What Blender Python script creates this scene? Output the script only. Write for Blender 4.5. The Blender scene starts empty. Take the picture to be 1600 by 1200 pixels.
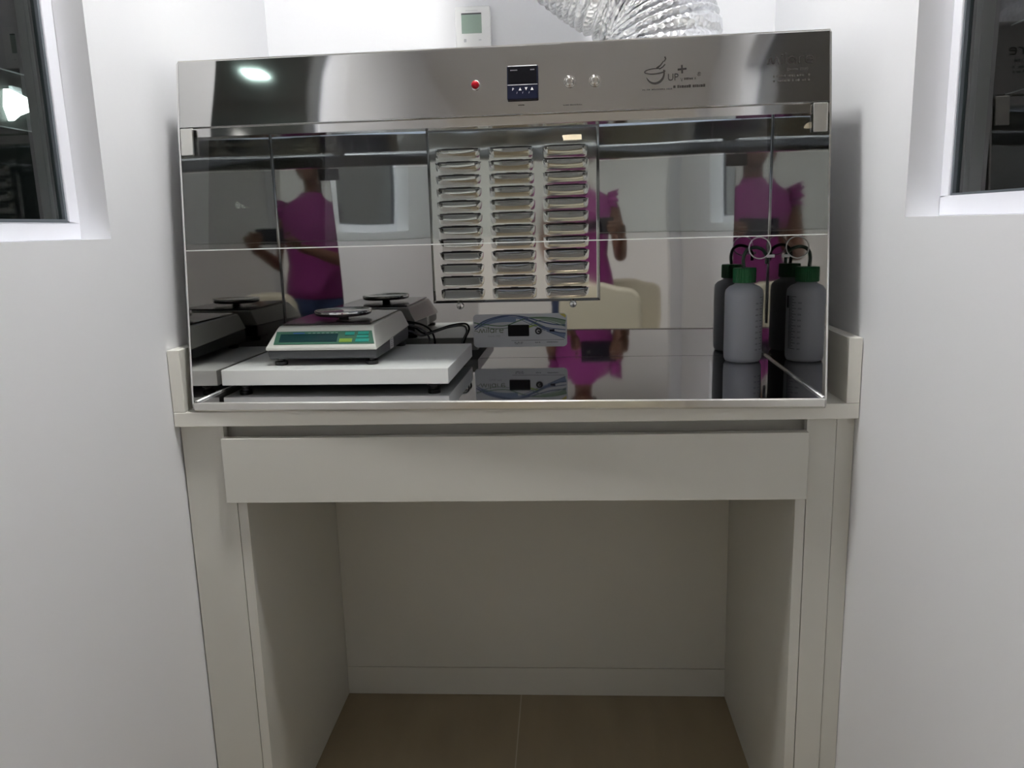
import bpy, bmesh, math, random
from mathutils import Vector, Matrix
random.seed(4)
C = bpy.context.scene.collection
sc = bpy.context.scene

# ------------------------------------------------------------------ camera
CX, CY, CZ = 0.0984, -1.3626, 1.2195
YAW, PITCH, ROLL, F = -0.065, -0.1953, -0.0281, 1257.5
fwd = Vector((math.sin(YAW)*math.cos(PITCH), math.cos(YAW)*math.cos(PITCH), math.sin(PITCH)))
right = Vector((math.cos(YAW), -math.sin(YAW), 0))
up = right.cross(fwd)
RR = right*math.cos(ROLL) + up*math.sin(ROLL)
UU = up*math.cos(ROLL) - right*math.sin(ROLL)
cd = bpy.data.cameras.new('camera')
cam = bpy.data.objects.new('camera', cd); C.objects.link(cam)
m = Matrix.Identity(4)
for i in range(3):
    m[i][0] = RR[i]; m[i][1] = UU[i]; m[i][2] = -fwd[i]; m[i][3] = (CX, CY, CZ)[i]
cam.matrix_world = m
cd.sensor_width = 36; cd.lens = F/1600*36; cd.clip_start = 0.01
sc.camera = cam
CAM_M = m.copy()

# ------------------------------------------------------------------ world, exposure
w = bpy.data.worlds.new('world'); sc.world = w; w.use_nodes = True
w.node_tree.nodes['Background'].inputs[0].default_value = (.8, .85, .9, 1)
w.node_tree.nodes['Background'].inputs[1].default_value = 0.3
sc.view_settings.view_transform = 'Standard'
sc.view_settings.look = 'None'
sc.view_settings.gamma = 1
sc.view_settings.use_curve_mapping = False
sc.view_settings.exposure = 0.1
sc.cycles.glossy_bounces = 8
sc.cycles.max_bounces = 12
sc.cycles.diffuse_bounces = 6
LAMP_POWER = 228.0        # main ceiling panel over the alcove (emission strength)
LAMP_BACK = 30.0          # panel in the room behind
LAMP_SIDE = 16.0          # small wall lamp in the room beyond the left window

# ------------------------------------------------------------------ materials
def mat(name, col, rough=.5, metal=0, bump=None, emis=None, spec=None, vary=0, trans=0, sss=0):
    """bump = (noise scale, distance); vary = colour variation of the thing itself"""
    M = bpy.data.materials.new(name); M.use_nodes = True
    n = M.node_tree.nodes; l = M.node_tree.links
    b = n['Principled BSDF']
    b.inputs['Base Color'].default_value = (*col, 1)
    b.inputs['Roughness'].default_value = rough
    b.inputs['Metallic'].default_value = metal
    if spec is not None: b.inputs['Specular IOR Level'].default_value = spec
    if trans: b.inputs['Transmission Weight'].default_value = trans
    if sss:
        b.inputs['Subsurface Weight'].default_value = sss
        b.inputs['Subsurface Radius'].default_value = (.02, .02, .02)
    if emis:
        b.inputs['Emission Color'].default_value = (*emis[0], 1)
        b.inputs['Emission Strength'].default_value = emis[1]
    tc = n.new('ShaderNodeTexCoord')
    nz = n.new('ShaderNodeTexNoise')
    l.new(tc.outputs['Object'], nz.inputs['Vector'])
    nz.inputs['Scale'].default_value = bump[0] if bump else 6
    nz.inputs['Detail'].default_value = 2
    if bump:
        bp = n.new('ShaderNodeBump'); bp.inputs['Distance'].default_value = bump[1]
        bp.inputs['Strength'].default_value = 1
        l.new(nz.outputs['Fac'], bp.inputs['Height']); l.new(bp.outputs['Normal'], b.inputs['Normal'])
    if vary:
        mx = n.new('ShaderNodeMix'); mx.data_type = 'RGBA'
        mx.inputs['A'].default_value = (*[c*(1-vary) for c in col], 1)
        mx.inputs['B'].default_value = (*[min(1, c*(1+vary)) for c in col], 1)
        l.new(nz.outputs['Fac'], mx.inputs['Factor']); l.new(mx.outputs['Result'], b.inputs['Base Color'])
    return M

def steel(name, col, rough, waves):
    M = mat(name, col, rough, 1)
    n = M.node_tree.nodes; l = M.node_tree.links; b = n['Principled BSDF']
    tc = n['Texture Coordinate']; prev = None
    for sca, dist in waves:
        nz = n.new('ShaderNodeTexNoise'); nz.inputs['Scale'].default_value = sca; nz.inputs['Detail'].default_value = 1
        l.new(tc.outputs['Object'], nz.inputs['Vector'])
        bp = n.new('ShaderNodeBump'); bp.inputs['Distance'].default_value = dist
        l.new(nz.outputs['Fac'], bp.inputs['Height'])
        if prev: l.new(prev.outputs['Normal'], bp.inputs['Normal'])
        prev = bp
    l.new(prev.outputs['Normal'], b.inputs['Normal'])
    return M

def glass(name, tint, ior=1.5):
    M = bpy.data.materials.new(name); M.use_nodes = True
    n = M.node_tree.nodes; l = M.node_tree.links; n.clear()
    o = n.new('ShaderNodeOutputMaterial'); mx = n.new('ShaderNodeMixShader')
    t = n.new('ShaderNodeBsdfTransparent'); t.inputs[0].default_value = (*tint, 1)
    g = n.new('ShaderNodeBsdfGlossy'); g.inputs['Roughness'].default_value = 0.0
    fr = n.new('ShaderNodeFresnel'); fr.inputs['IOR'].default_value = ior
    ge = n.new('ShaderNodeNewGeometry'); sb = n.new('ShaderNodeMath'); sb.operation = 'SUBTRACT'; sb.inputs[0].default_value = 1
    mu = n.new('ShaderNodeMath'); mu.operation = 'MULTIPLY'
    l.new(ge.outputs['Backfacing'], sb.inputs[1]); l.new(fr.outputs[0], mu.inputs[0]); l.new(sb.outputs[0], mu.inputs[1])
    l.new(mu.outputs[0], mx.inputs[0]); l.new(t.outputs[0], mx.inputs[1]); l.new(g.outputs[0], mx.inputs[2])
    l.new(mx.outputs[0], o.inputs[0])
    return M

WALL = mat('wall_paint', (.82, .83, .855), .5, bump=(30, .0003))
CEIL = mat('ceiling_paint', (.82, .82, .82), .8)
LAM = mat('warm_white_laminate', (.62, .615, .565), .4, vary=.02)
STONE = mat('cream_worktop', (.76, .75, .69), .3, vary=.03)
FRAMEW = mat('white_aluminium', (.85, .86, .92), .35)
GASKET = mat('grey_gasket', (.12, .14, .16), .5)
WGLASS = glass('window_glass', (.50, .55, .52), 1.7)
SGLASS = glass('sash_glass', (.93, .95, .95), 1.45)
EDGE = mat('glass_edge', (.75, .78, .76), .2)
STEEL = steel('mirror_steel', (.49, .485, .47), .03, [(2.2, .0028)])
STEELF = steel('mirror_steel_fascia', (.56, .555, .54), .06, [(4.5, .0035)])
STEELP = steel('mirror_steel_floor', (.50, .50, .51), .04, [(2.5, .0012)])
STEELL = steel('pressed_steel', (.62, .605, .565), .07, [(9, .0012)])
WELD = mat('bright_steel_seam', (.8, .79, .77), .25, 1)
SATIN = mat('satin_steel', (.70, .69, .65), .28, 1)
BLACK = mat('black_plastic', (.012, .012, .014), .35)
SLOT = mat('dark_slot', (.01, .01, .01), .8)
NAVY = mat('navy_plastic', (.006, .008, .024), .3, spec=.25)
DISP = mat('black_display', (.004, .004, .006), .3, spec=.15)
WHITEP = mat('white_plastic', (.86, .86, .85), .35)
PRINT = mat('white_print', (.8, .8, .8), .5)
DPRINT = mat('dark_print', (.02, .02, .02), .5)
ENGR = mat('dark_engraving', (.035, .032, .03), .6, spec=.1)
ENGRF = mat('faint_engraving', (.07, .068, .062), .6, spec=.1)
LABELGREY = mat('sticker_grey', (.50, .51, .53), .45)
RED = mat('red_lens', (.35, .004, .012), .15)

# ------------------------------------------------------------------ helpers
def tag(o, label=None, cat=None, group=None, kind=None):
    if label: o['label'] = label
    if cat: o['category'] = cat
    if group: o['group'] = group
    if kind: o['kind'] = kind
    return o
def empty(name, loc, rz=0, label=None, cat=None, group=None):
    o = bpy.data.objects.new(name, None); C.objects.link(o); o.empty_display_size = .05
    o.location = loc; o.rotation_euler = (0, 0, rz); tag(o, label, cat, group)
    return o
def build(name, bm, mats, parent=None, smooth=False, off=(0, 0, 0), bevel=0, seg=2):
    bmesh.ops.remove_doubles(bm, verts=bm.verts, dist=1e-7)
    bmesh.ops.recalc_face_normals(bm, faces=bm.faces)
    if any(off): bmesh.ops.translate(bm, verts=bm.verts, vec=Vector(off))
    me = bpy.data.meshes.new(name); bm.to_mesh(me); bm.free()
    for mm in (mats if isinstance(mats, (list, tuple)) else [mats]): me.materials.append(mm)
    o = bpy.data.objects.new(name, me); C.objects.link(o)
    if smooth:
        for p in me.polygons: p.use_smooth = True
    if bevel:
        md = o.modifiers.new('bevel', 'BEVEL'); md.width = bevel; md.segments = seg; md.limit_method = 'ANGLE'
        md.harden_normals = True
        for p in me.polygons: p.use_smooth = True
    if parent: o.parent = parent
    return o
def struct(name, bm, mats, **k):
    o = build(name, bm, mats, **k); o['kind'] = 'structure'; return o
def B(): return bmesh.new()
def box(bm, a, b, mi=0):
    x0, x1 = sorted((a[0], b[0])); y0, y1 = sorted((a[1], b[1])); z0, z1 = sorted((a[2], b[2]))
    v = [bm.verts.new(p) for p in ((x0,y0,z0),(x1,y0,z0),(x1,y1,z0),(x0,y1,z0),(x0,y0,z1),(x1,y0,z1),(x1,y1,z1),(x0,y1,z1))]
    for f in ((0,3,2,1),(4,5,6,7),(0,1,5,4),(1,2,6,5),(2,3,7,6),(3,0,4,7)):
        bm.faces.new([v[i] for i in f]).material_index = mi
    return bm
def bx(a, b, mi=0): return box(bmesh.new(), a, b, mi)
def prism(bm, pts, axis, a, b, mi=0):
    """polygon pts (2D) extruded along axis ('x': pts are y,z ; 'y': x,z ; 'z': x,y)"""
    def P(p, t): return {'x': (t, p[0], p[1]), 'y': (p[0], t, p[1]), 'z': (p[0], p[1], t)}[axis]
    v0 = [bm.verts.new(P(p, a)) for p in pts]; v1 = [bm.verts.new(P(p, b)) for p in pts]
    n = len(pts)
    fs = [bm.faces.new(v0), bm.faces.new(v1[::-1])]
    for i in range(n): fs.append(bm.faces.new((v0[i], v1[i], v1[(i+1) % n], v0[(i+1) % n])))
    for f in fs: f.material_index = mi
    return bm
def lathe(bm, prof, c=(0, 0, 0), n=32, axis='z', mi=0):
    rings = []
    for r, h in prof:
        ring = []
        for i in range(n):
            a = 2*math.pi*i/n; u, v = r*math.cos(a), r*math.sin(a)
            p = {'z': (u, v, h), 'y': (u, h, v), 'x': (h, u, v)}[axis]
            ring.append(bm.verts.new((p[0]+c[0], p[1]+c[1], p[2]+c[2])))
        rings.append(ring)
    for k in range(len(rings)-1):
        for i in range(n):
            bm.faces.new((rings[k][i], rings[k][(i+1) % n], rings[k+1][(i+1) % n], rings[k+1][i])).material_index = mi
    bm.faces.new(rings[0][::-1]).material_index = mi; bm.faces.new(rings[-1]).material_index = mi
    return bm
def catmull(pts, sub=8):
    P = [Vector(p) for p in pts]; P = [2*P[0]-P[1]] + P + [2*P[-1]-P[-2]]; out = []
    for i in range(1, len(P)-2):
        for k in range(sub):
            t = k/sub; a, b, c, d = P[i-1:i+3]
            out.append(.5*((2*b)+(c-a)*t+(2*a-5*b+4*c-d)*t*t+(3*b-a-3*c+d)*t**3))
    out.append(P[-2]); return out
def tube(bm, pts, r, n=12, closed=False, rf=None, mi=0, cap=True):
    P = [Vector(p) for p in pts]; N = len(P); rings = []; prev = None
    for i, p in enumerate(P):
        t = (P[(i+1) % N]-P[i-1]) if closed else (P[min(i+1, N-1)]-P[max(i-1, 0)])
        t.normalize()
        if prev is None:
            a = Vector((0, 0, 1)) if abs(t.z) < .9 else Vector((1, 0, 0)); u = t.cross(a).normalized()
        else: u = (prev - t*prev.dot(t)).normalized()
        prev = u; v = t.cross(u)
        rings.append([bm.verts.new(p + (u*math.cos(2*math.pi*k/n)+v*math.sin(2*math.pi*k/n))*(rf(i, k) if rf else r)) for k in range(n)])
    M = N if closed else N-1
    for i in range(M):
        A, Bq = rings[i], rings[(i+1) % N]
        for k in range(n): bm.faces.new((A[k], A[(k+1) % n], Bq[(k+1) % n], Bq[k])).material_index = mi
    if not closed and cap: bm.faces.new(rings[0][::-1]); bm.faces.new(rings[-1])
    return bm
def text_bm(s, size, font_scale=1.0, extrude=.00015, align='LEFT'):
    cu = bpy.data.curves.new('t', 'FONT'); cu.body = s; cu.size = size; cu.extrude = extrude; cu.align_x = align
    cu.resolution_u = 2
    o = bpy.data.objects.new('t', cu); C.objects.link(o)
    dg = bpy.context.evaluated_depsgraph_get(); me = bpy.data.meshes.new_from_object(o.evaluated_get(dg))
    bm = bmesh.new(); bm.from_mesh(me)
    bpy.data.objects.remove(o); bpy.data.curves.remove(cu); bpy.data.meshes.remove(me)
    if font_scale != 1: bmesh.ops.scale(bm, verts=bm.verts, vec=(font_scale, 1, 1))
    return bm
def merge(dst, src, mtx=None, mi=None):
    if mtx is not None: bmesh.ops.transform(src, matrix=mtx, verts=src.verts)
    if mi is not None:
        for f in src.faces: f.material_index = mi
    me = bpy.data.meshes.new('x'); src.to_mesh(me); src.free(); dst.from_mesh(me); bpy.data.meshes.remove(me); return dst
def stroke(bm, pts, wd, mtx, d=.00025, mi=0):
    """flat ribbon through 2D points (u,v) with width wd, thickness d, placed by mtx"""
    n = len(pts); L, R = [], []
    for i, p in enumerate(pts):
        a = pts[max(i-1, 0)]; b = pts[min(i+1, n-1)]; dx, dy = b[0]-a[0], b[1]-a[1]; q = math.hypot(dx, dy) or 1
        ww = (wd(i/(n-1)) if callable(wd) else wd)/2
        L.append((p[0]-dy/q*ww, p[1]+dx/q*ww)); R.append((p[0]+dy/q*ww, p[1]-dx/q*ww))
    for i in range(n-1):
        q = [L[i], L[i+1], R[i+1], R[i]]
        f = bm.faces.new([bm.verts.new(mtx @ Vector((a[0], a[1], d))) for a in q]); f.material_index = mi
    return bm
def face_frame(x, y, z, tilt=0):
    """matrix: local u=+X, v=up (leaning back by tilt), w=outward (towards the viewer)"""
    s, c = math.sin(tilt), math.cos(tilt)
    M = Matrix.Identity(4)
    M[0][0] = 1; M[1][1] = s; M[2][1] = c; M[1][2] = -c; M[2][2] = s
    M[0][3], M[1][3], M[2][3] = x, y, z
    return M

# ------------------------------------------------------------------ room shell
XL, XR = -.6, .6
T = .104                    # wall thickness at the windows
WY0, WZ0, WZ1 = -.13, 1.215, 2.10
ZC = 2.62
def side_wall(name, x0, x1, wy1, yend):
    bm = B()
    box(bm, (x0, yend, 0), (x1, .66, WZ0)); box(bm, (x0, yend, WZ1), (x1, .66, ZC))
    box(bm, (x0, WY0, WZ0), (x1, .66, WZ1)); box(bm, (x0, yend, WZ0), (x1, wy1, WZ1))
    return struct(name, bm, WALL)
side_wall('wall_left', XL-T, XL, -.92, -2.3)
side_wall('wall_right', XR, XR+T, -1.2, -2.6)
struct('wall_back', bx((-3.3, .66, 0), (3.3, .80, ZC)), WALL)
def floor_mat():
    M = mat('beige_porcelain_tile', (.33, .27, .18), .3)
    n = M.node_tree.nodes; l = M.node_tree.links; b = n['Principled BSDF']; tc = n['Texture Coordinate']
    mp = n.new('ShaderNodeMapping'); mp.inputs['Location'].default_value = (.025, .25, 0)
    l.new(tc.outputs['Object'], mp.inputs['Vector'])
    br = n.new('ShaderNodeTexBrick'); br.offset = 0; br.inputs['Scale'].default_value = 1
    br.inputs['Brick Width'].default_value = .9; br.inputs['Row Height'].default_value = .9
    br.inputs['Mortar Size'].default_value = .0016; br.inputs['Mortar Smooth'].default_value = .2
    br.inputs['Color1'].default_value = (.36, .29, .19, 1); br.inputs['Color2'].default_value = (.34, .275, .18, 1)
    br.inputs['Mortar'].default_value = (.55, .48, .36, 1)
    l.new(mp.outputs[0], br.inputs['Vector'])
    nz = n.new('ShaderNodeTexNoise'); nz.inputs['Scale'].default_value = 3; nz.inputs['Detail'].default_value = 6
    m2 = n.new('ShaderNodeMapping'); m2.inputs['Scale'].default_value = (4, 1, 1)
    l.new(tc.outputs['Object'], m2.inputs['Vector']); l.new(m2.outputs[0], nz.inputs['Vector'])
    mx = n.new('ShaderNodeMix'); mx.data_type = 'RGBA'; mx.blend_type = 'MULTIPLY'; mx.inputs['Factor'].default_value = .35
    l.new(br.outputs['Color'], mx.inputs['A']); l.new(nz.outputs['Fac'], mx.inputs['B'])
    l.new(mx.outputs['Result'], b.inputs['Base Color'])
    return M
struct('floor', bx((-3.4, -6.6, -.08), (3.4, .80, 0)), floor_mat())
struct('ceiling', bx((-3.4, -6.6, ZC), (3.4, .80, ZC+.08)), CEIL)
struct('wall_rear', bx((-3.3, -6.6, 0), (3.3, -6.5, ZC)), WALL)
# cross walls closing the narrow bay towards the larger room behind
struct('wall_cross_left', bx((-3.3, -2.45, 0), (XL, -2.3, ZC)), WALL)
struct('wall_cross_right', bx((XR-.06, -2.75, 0), (3.3, -2.6, ZC)), WALL)
DARKW = mat('dim_grey_wall', (.16, .17, .16), .7)
struct('wall_outer_left', bx((-3.4, -6.6, 0), (-3.3, .8, ZC)), WALL)
struct('wall_outer_right', bx((3.3, -6.6, 0), (3.4, .8, ZC)), WALL)

def window(name, xi, xo, s, wy1):
    """xi: room face of the glass plane zone; s=-1 left wall, +1 right wall"""
    e = empty(name, (xi+s*.16, (WY0+wy1)/2, WZ0)); e['kind'] = 'structure'
    o = (-e.location[0], -e.location[1], -e.location[2])
    a, b = xi+s*.047, xi+s*.075
    bm = B(); fw = .026
    y0, y1, z0, z1 = wy1, WY0, WZ0, WZ1
    box(bm, (a, y0, z0), (b, y1, z0+fw)); box(bm, (a, y0, z1-fw), (b, y1, z1))
    box(bm, (a, y0, z0+fw), (b, y0+fw, z1-fw)); box(bm, (a, y1-fw, z0+fw), (b, y1, z1-fw))
    build('window_frame', bm, FRAMEW, e, off=o, bevel=.002)
    bm = B(); g = .005; y0 += fw; y1 -= fw; z0 += fw; z1 -= fw; a2, b2 = xi+s*.050, xi+s*.064
    box(bm, (a2, y0, z0), (b2, y1, z0+g)); box(bm, (a2, y0, z1-g), (b2, y1, z1))
    box(bm, (a2, y0, z0+g), (b2, y0+g, z1-g)); box(bm, (a2, y1-g, z0+g), (b2, y1, z1-g))
    build('gasket', bm, GASKET, e, off=o)
    build('glass_pane', bx((xi+s*.055, y0+.002, z0+.002), (xi+s*.059, y1-.002, z1-.002)), WGLASS, e, off=o)
window('window_1', XL, XL-T, -1, -.92)
window('window_2', XR, XR+T, 1, -1.2)

# ------------------------------------------------------------------ ceiling lamps
def lamp(name, x, y, sx, sy, power, label, col=(1, .985, .96)):
    e = empty(name, (x, y, ZC), 0, label, 'ceiling light')
    bm = B(); t = .012
    for a, b in (((-sx-t, -sy-t), (sx+t, -sy)), ((-sx-t, sy), (sx+t, sy+t)), ((-sx-t, -sy), (-sx, sy)), ((sx, -sy), (sx+t, sy))):
        box(bm, (a[0], a[1], -.02), (b[0], b[1], 0))
    build('lamp_frame', bm, FRAMEW, e)
    build('diffuser', bx((-sx, -sy, -.014), (sx, sy, -.002)), mat('lit_diffuser', (1, 1, 1), .5, emis=(col, power)), e)
    return e
lamp('ceiling_panel_light', -.06, -.31, .09, .09, LAMP_POWER, 'square ceiling light panel over the steel hood, mirrored in its sheet metal')
lamp('ceiling_panel_light', -2.2, -4.6, .32, .32, LAMP_BACK, 'large square ceiling light panel in the far left of the room behind')
lamp('ceiling_panel_light', 1.9, -4.8, .32, .32, LAMP_BACK, 'large square ceiling light panel in the far right of the room behind')
lamp('ceiling_downlight', -.08, -3.7, .06, .06, LAMP_BACK, 'small warm ceiling downlight seen as a glow in the glass sash', col=(1, .85, .6))
lamp('ceiling_downlight', -1.40, -1.95, .05, .05, 40, 'small ceiling downlight beyond the left window, a streak in the fascia', col=(.85, .97, 1))

# ------------------------------------------------------------------ rooms beyond the windows
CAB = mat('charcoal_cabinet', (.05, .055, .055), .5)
def cabinet(x, y, label, s, zs):
    e = empty('storage_cabinet', (x, y, 0), 0, label, 'cabinet')
    build('body', bx((-.45, -.25, 0), (.45, .25, 2.3)), CAB, e)
    for k, (z0, z1) in enumerate(((.1, .78), (.80, 1.45), (1.47, 1.66), (1.68, 2.25))):
        for sx in (-1, 1):
            d = build('door', bx((.01*sx, -.272, z0), (.44*sx, -.252, z1)), CAB, e, bevel=.002)
            build('handle', bx((.06*sx, -.284, (z0+z1)/2-.04), (.075*sx, -.272, (z0+z1)/2+.04)), WELD, d)
    xs = .4505*s*-1
    for z_ in zs: build('edge_strip', bx((xs, -.21, z_), (xs+.002*(-s), .10, z_+.0022)), FRAMEW, e)
    return e
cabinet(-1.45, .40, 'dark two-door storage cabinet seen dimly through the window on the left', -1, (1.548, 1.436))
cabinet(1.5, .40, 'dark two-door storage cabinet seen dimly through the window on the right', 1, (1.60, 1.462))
# small lit wall lamp beyond the left window
e = empty('cabinet_lamp', (-1.0, .25, 1.44), 0, 'small bright white tapered lamp glowing beyond the left window', 'lamp')
bm = B(); prism(bm, [(.247, 1.511), (.330, 1.497), (.323, 1.480), (.272, 1.462), (.250, 1.449), (.240, 1.475)], 'x', -.998, -.984)
build('lamp_shade', bm, mat('lit_shade', (1, 1, 1), .5, emis=((.95, 1, 1), LAMP_SIDE)), e, off=(1.0, -.25, -1.44), bevel=.002)
build('mount', bx((-.001, .02, .05), (.006, .05, .08)), FRAMEW, e)

# ------------------------------------------------------------------ worktop and desk cabinet
ZW, ZT, ZU = .8797, .9065, 1.0186
e = empty('worktop', (0, .33, ZW), 0, 'cream stone worktop between the two white walls with low upstands', 'worktop')
o = (0, -.33, -ZW); G = .0012
build('slab', bx((XL+G, 0, ZW), (XR-G, .6585, ZT)), STONE, e, off=o, bevel=.0015)
for x0, x1 in ((XL+G, XL+.0235), (XR-.0235, XR-G)):
    build('upstand', bx((x0, .0005, ZT+.0003), (x1, .6585, ZU)), STONE, e, off=o, bevel=.0012)
build('upstand', bx((XL+.0245, .637, ZT+.0003), (XR-.0245, .6585, ZU)), STONE, e, off=o, bevel=.0012)

e = empty('desk_cabinet', (0, .3, 0), 0, 'white laminate desk carcass with wide shallow drawer and open knee space', 'desk')
o = (0, -.3, 0)
ZD0, ZD1 = .736, .8567
LL, LR = -.487, .5036
for a, b in ((LL-.018, LL), (LR, LR+.018)):
    build('side_panel', bx((a, .0185, 0), (b, .60, ZD0-.001)), LAM, e, off=o, bevel=.0008)
build('filler_strip', prism(B(), [(XL+.003, 0), (LL-.0192, 0), (LL-.0192, ZD0-.001), (-.5185, ZD0-.001), (-.5185, ZW-.001), (XL+.003, ZW-.001)], 'y', .0187, .036), LAM, e, off=o)
build('filler_strip', prism(B(), [(.5685, 0), (LR+.0192, 0), (LR+.0192, ZD0-.001), (.5187, ZD0-.001), (.5187, ZW-.001), (.5685, ZW-.001)], 'y', .0187, .036), LAM, e, off=o)
build('filler_strip', bx((.5695, .020, 0), (XR-.001, .036, ZW-.001)), LAM, e, off=o)
build('back_panel', bx((LL+.0005, .5616, .0795), (LR-.0005, .580, ZW-.001)), LAM, e, off=o)
build('kick_board', bx((LL+.0005, .5600, .001), (LR-.0005, .580, .0785)), LAM, e, off=o)
dr = build('drawer', bx((-.5174, .0003, ZD0), (.5176, .0180, ZD1)), LAM, e, off=o, bevel=.001)
bm = B()
box(bm, (LL+.013, .0185, ZD0+.012), (LL+.026, .50, ZD1-.012)); box(bm, (LR-.026, .0185, ZD0+.012), (LR-.013, .50, ZD1-.012))
box(bm, (LL+.0262, .49, ZD0+.012), (LR-.0262, .50, ZD1-.012)); box(bm, (LL+.0262, .0185, ZD0+.012), (LR-.0262, .489, ZD0+.02))
build('drawer_box', bm, LAM, dr, off=o)
build('cross_rail', bx((-.530, .050, ZD1-.008), (.530, .068, ZW-.001)), LAM, e, off=o)

# ------------------------------------------------------------------ fume hood (own frame, turned slightly)
HR = -.0337
HM = Matrix.Rotation(HR, 4, 'Z')
def W(x, y, z=0): return HM @ Vector((x, y, z))
HX0, HX1 = -.5598, .5314
HZ0, HZF, HZT = .9072, .9227, 1.51
YB = .4418
Y0, YF0, ZF0, YF1 = -.0209, .0317, 1.3995, .0491
def yfront(z):
    return Y0+(z-HZF)*(YF0-Y0)/(ZF0-HZF) if z < ZF0 else YF0+(z-ZF0)*(YF1-YF0)/(HZT-ZF0)
base = Vector((-.014, .21, HZ0))
hood = empty('fume_hood', W(*base), HR, 'mirror-polished stainless steel fume hood with glass sash and louvred back standing on the worktop', 'fume hood')
OH = tuple(-base)
def H(name, bm, mats, parent=hood, **k): return build(name, bm, mats, parent, off=OH, **k)
t = .0022
prof = [(Y0, HZ0+.006), (Y0+.006, HZ0), (YB+.02, HZ0), (YB+.02, HZT), (YF1+.003, HZT), (YF1, HZT-.003), (YF0, ZF0), (Y0, HZF)]
for a, b in ((HX0, HX0+t), (HX1-t, HX1)):
    bm = B(); prism(bm, prof, 'x', a, b); H('side_panel', bm, STEEL)
    s = 1 if a < 0 else -1; xa = b if a < 0 else a
    # bright folded front edge
    x0 = a-.0004; x1 = b+.0004
    bm = B(); prism(bm, [(Y0-.0012, HZF), (Y0, HZF), (YF0, ZF0), (YF1, HZT-.003), (YF1-.0012, HZT-.003), (YF0-.0012, ZF0)], 'x', x0, x1)
    H('edge_trim', bm, WELD)
xa, xb = HX0+t+.0002, HX1-t-.0002
# back wall with its lower strip leaning forward
bm = B()
N = 12
pts = []
for i in range(N+1):
    z = HZF+.0003+i*(.062/N); f = 1-i/N
    pts.append((YB , z))
pts += [(YB, HZT-.003), (YB+.006, HZT-.003), (YB+.006, HZF+.0003)]
prism(bm, pts, 'x', xa, xb); H('back_wall', bm, STEEL)
# floor tray with raised front lip
bm = B(); box(bm, (xa, Y0+.006, HZ0+.001), (xb, YB+.016, HZF)); H('floor_tray', bm, STEELP)
bm = B(); prism(bm, [(Y0, HZ0+.004), (Y0+.004, HZ0), (Y0+.0058, HZ0), (Y0+.0058, HZF+.0012), (Y0+.002, HZF+.002), (Y0-.0006, HZF)], 'x', xa, xb)
H('front_lip', bm, mat('brushed_lip', (.74, .73, .69), .16, 1, bump=(8, .0006)), smooth=False)
for x in (xa+.001, xb-.001):
    bm = B(); tube(bm, [(x, Y0+.01, HZF+.001), (x, YB-.003, HZF+.001)], .0022, 8); H('corner_seam', bm, WELD, smooth=True)
for x in (xa+.001, xb-.001):
    bm = B(); tube(bm, [(x, YB-.002, HZF+.07), (x, YB-.002, HZT-.02)], .0016, 8); H('corner_seam', bm, WELD, smooth=True)
# top sheet, inner ceiling
bm = B(); box(bm, (HX0+.0004, YF1+.0035, HZT+.0002), (HX1-.0004, YB+.02, HZT+.0018)); H('top_panel', bm, SATIN)
bm = B(); prism(bm, [(.078, 1.462), (YB-.0005, 1.497), (YB-.0005, 1.499), (.078, 1.464)], 'x', xa, xb)
H('inner_ceiling', bm, mat('pale_ceiling_sheet', (.62, .66, .74), .4))
# fascia
tf = math.atan2(YF1-YF0, HZT-ZF0); tg = math.atan2(YF0-Y0, ZF0-HZF)
bm = B(); prism(bm, [(YF0-.0004, ZF0), (YF0+.0012, ZF0-.0015), (YF0+.004, ZF0), (YF1+.004, HZT), (YF1+.0014, HZT), (YF1-.0004, HZT-.0015)], 'x', HX0+t+.0004, HX1-t-.0004)
fas = H('fascia', bm, STEELF)
bm = B(); prism(bm, [(YF0+.0045, ZF0-.016), (YF0+.0065, ZF0-.016), (YF0+.0075, ZF0), (YF0+.0055, ZF0)], 'x', xa, xb)
box(bm, (xa, YF0+.0065, ZF0-.0165), (xb, YF0+.045, ZF0-.0150)); box(bm, (xa, YF0+.0436, ZF0-.0150), (xb, YF0+.045, 1.412))
H('fascia_return', bm, STEELF)
bm = B(); box(bm, (xa+.02, YF0+.018, ZF0-.0148), (xb-.02, YF0+.034, ZF0-.006)); H('added_glow_strip', bm, mat('added_cool_glow', (1, 1, 1), .5, emis=((.78, .86, 1), 9)))  # invented emitter, added to brighten the inner ceiling with a bluish glow
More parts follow.
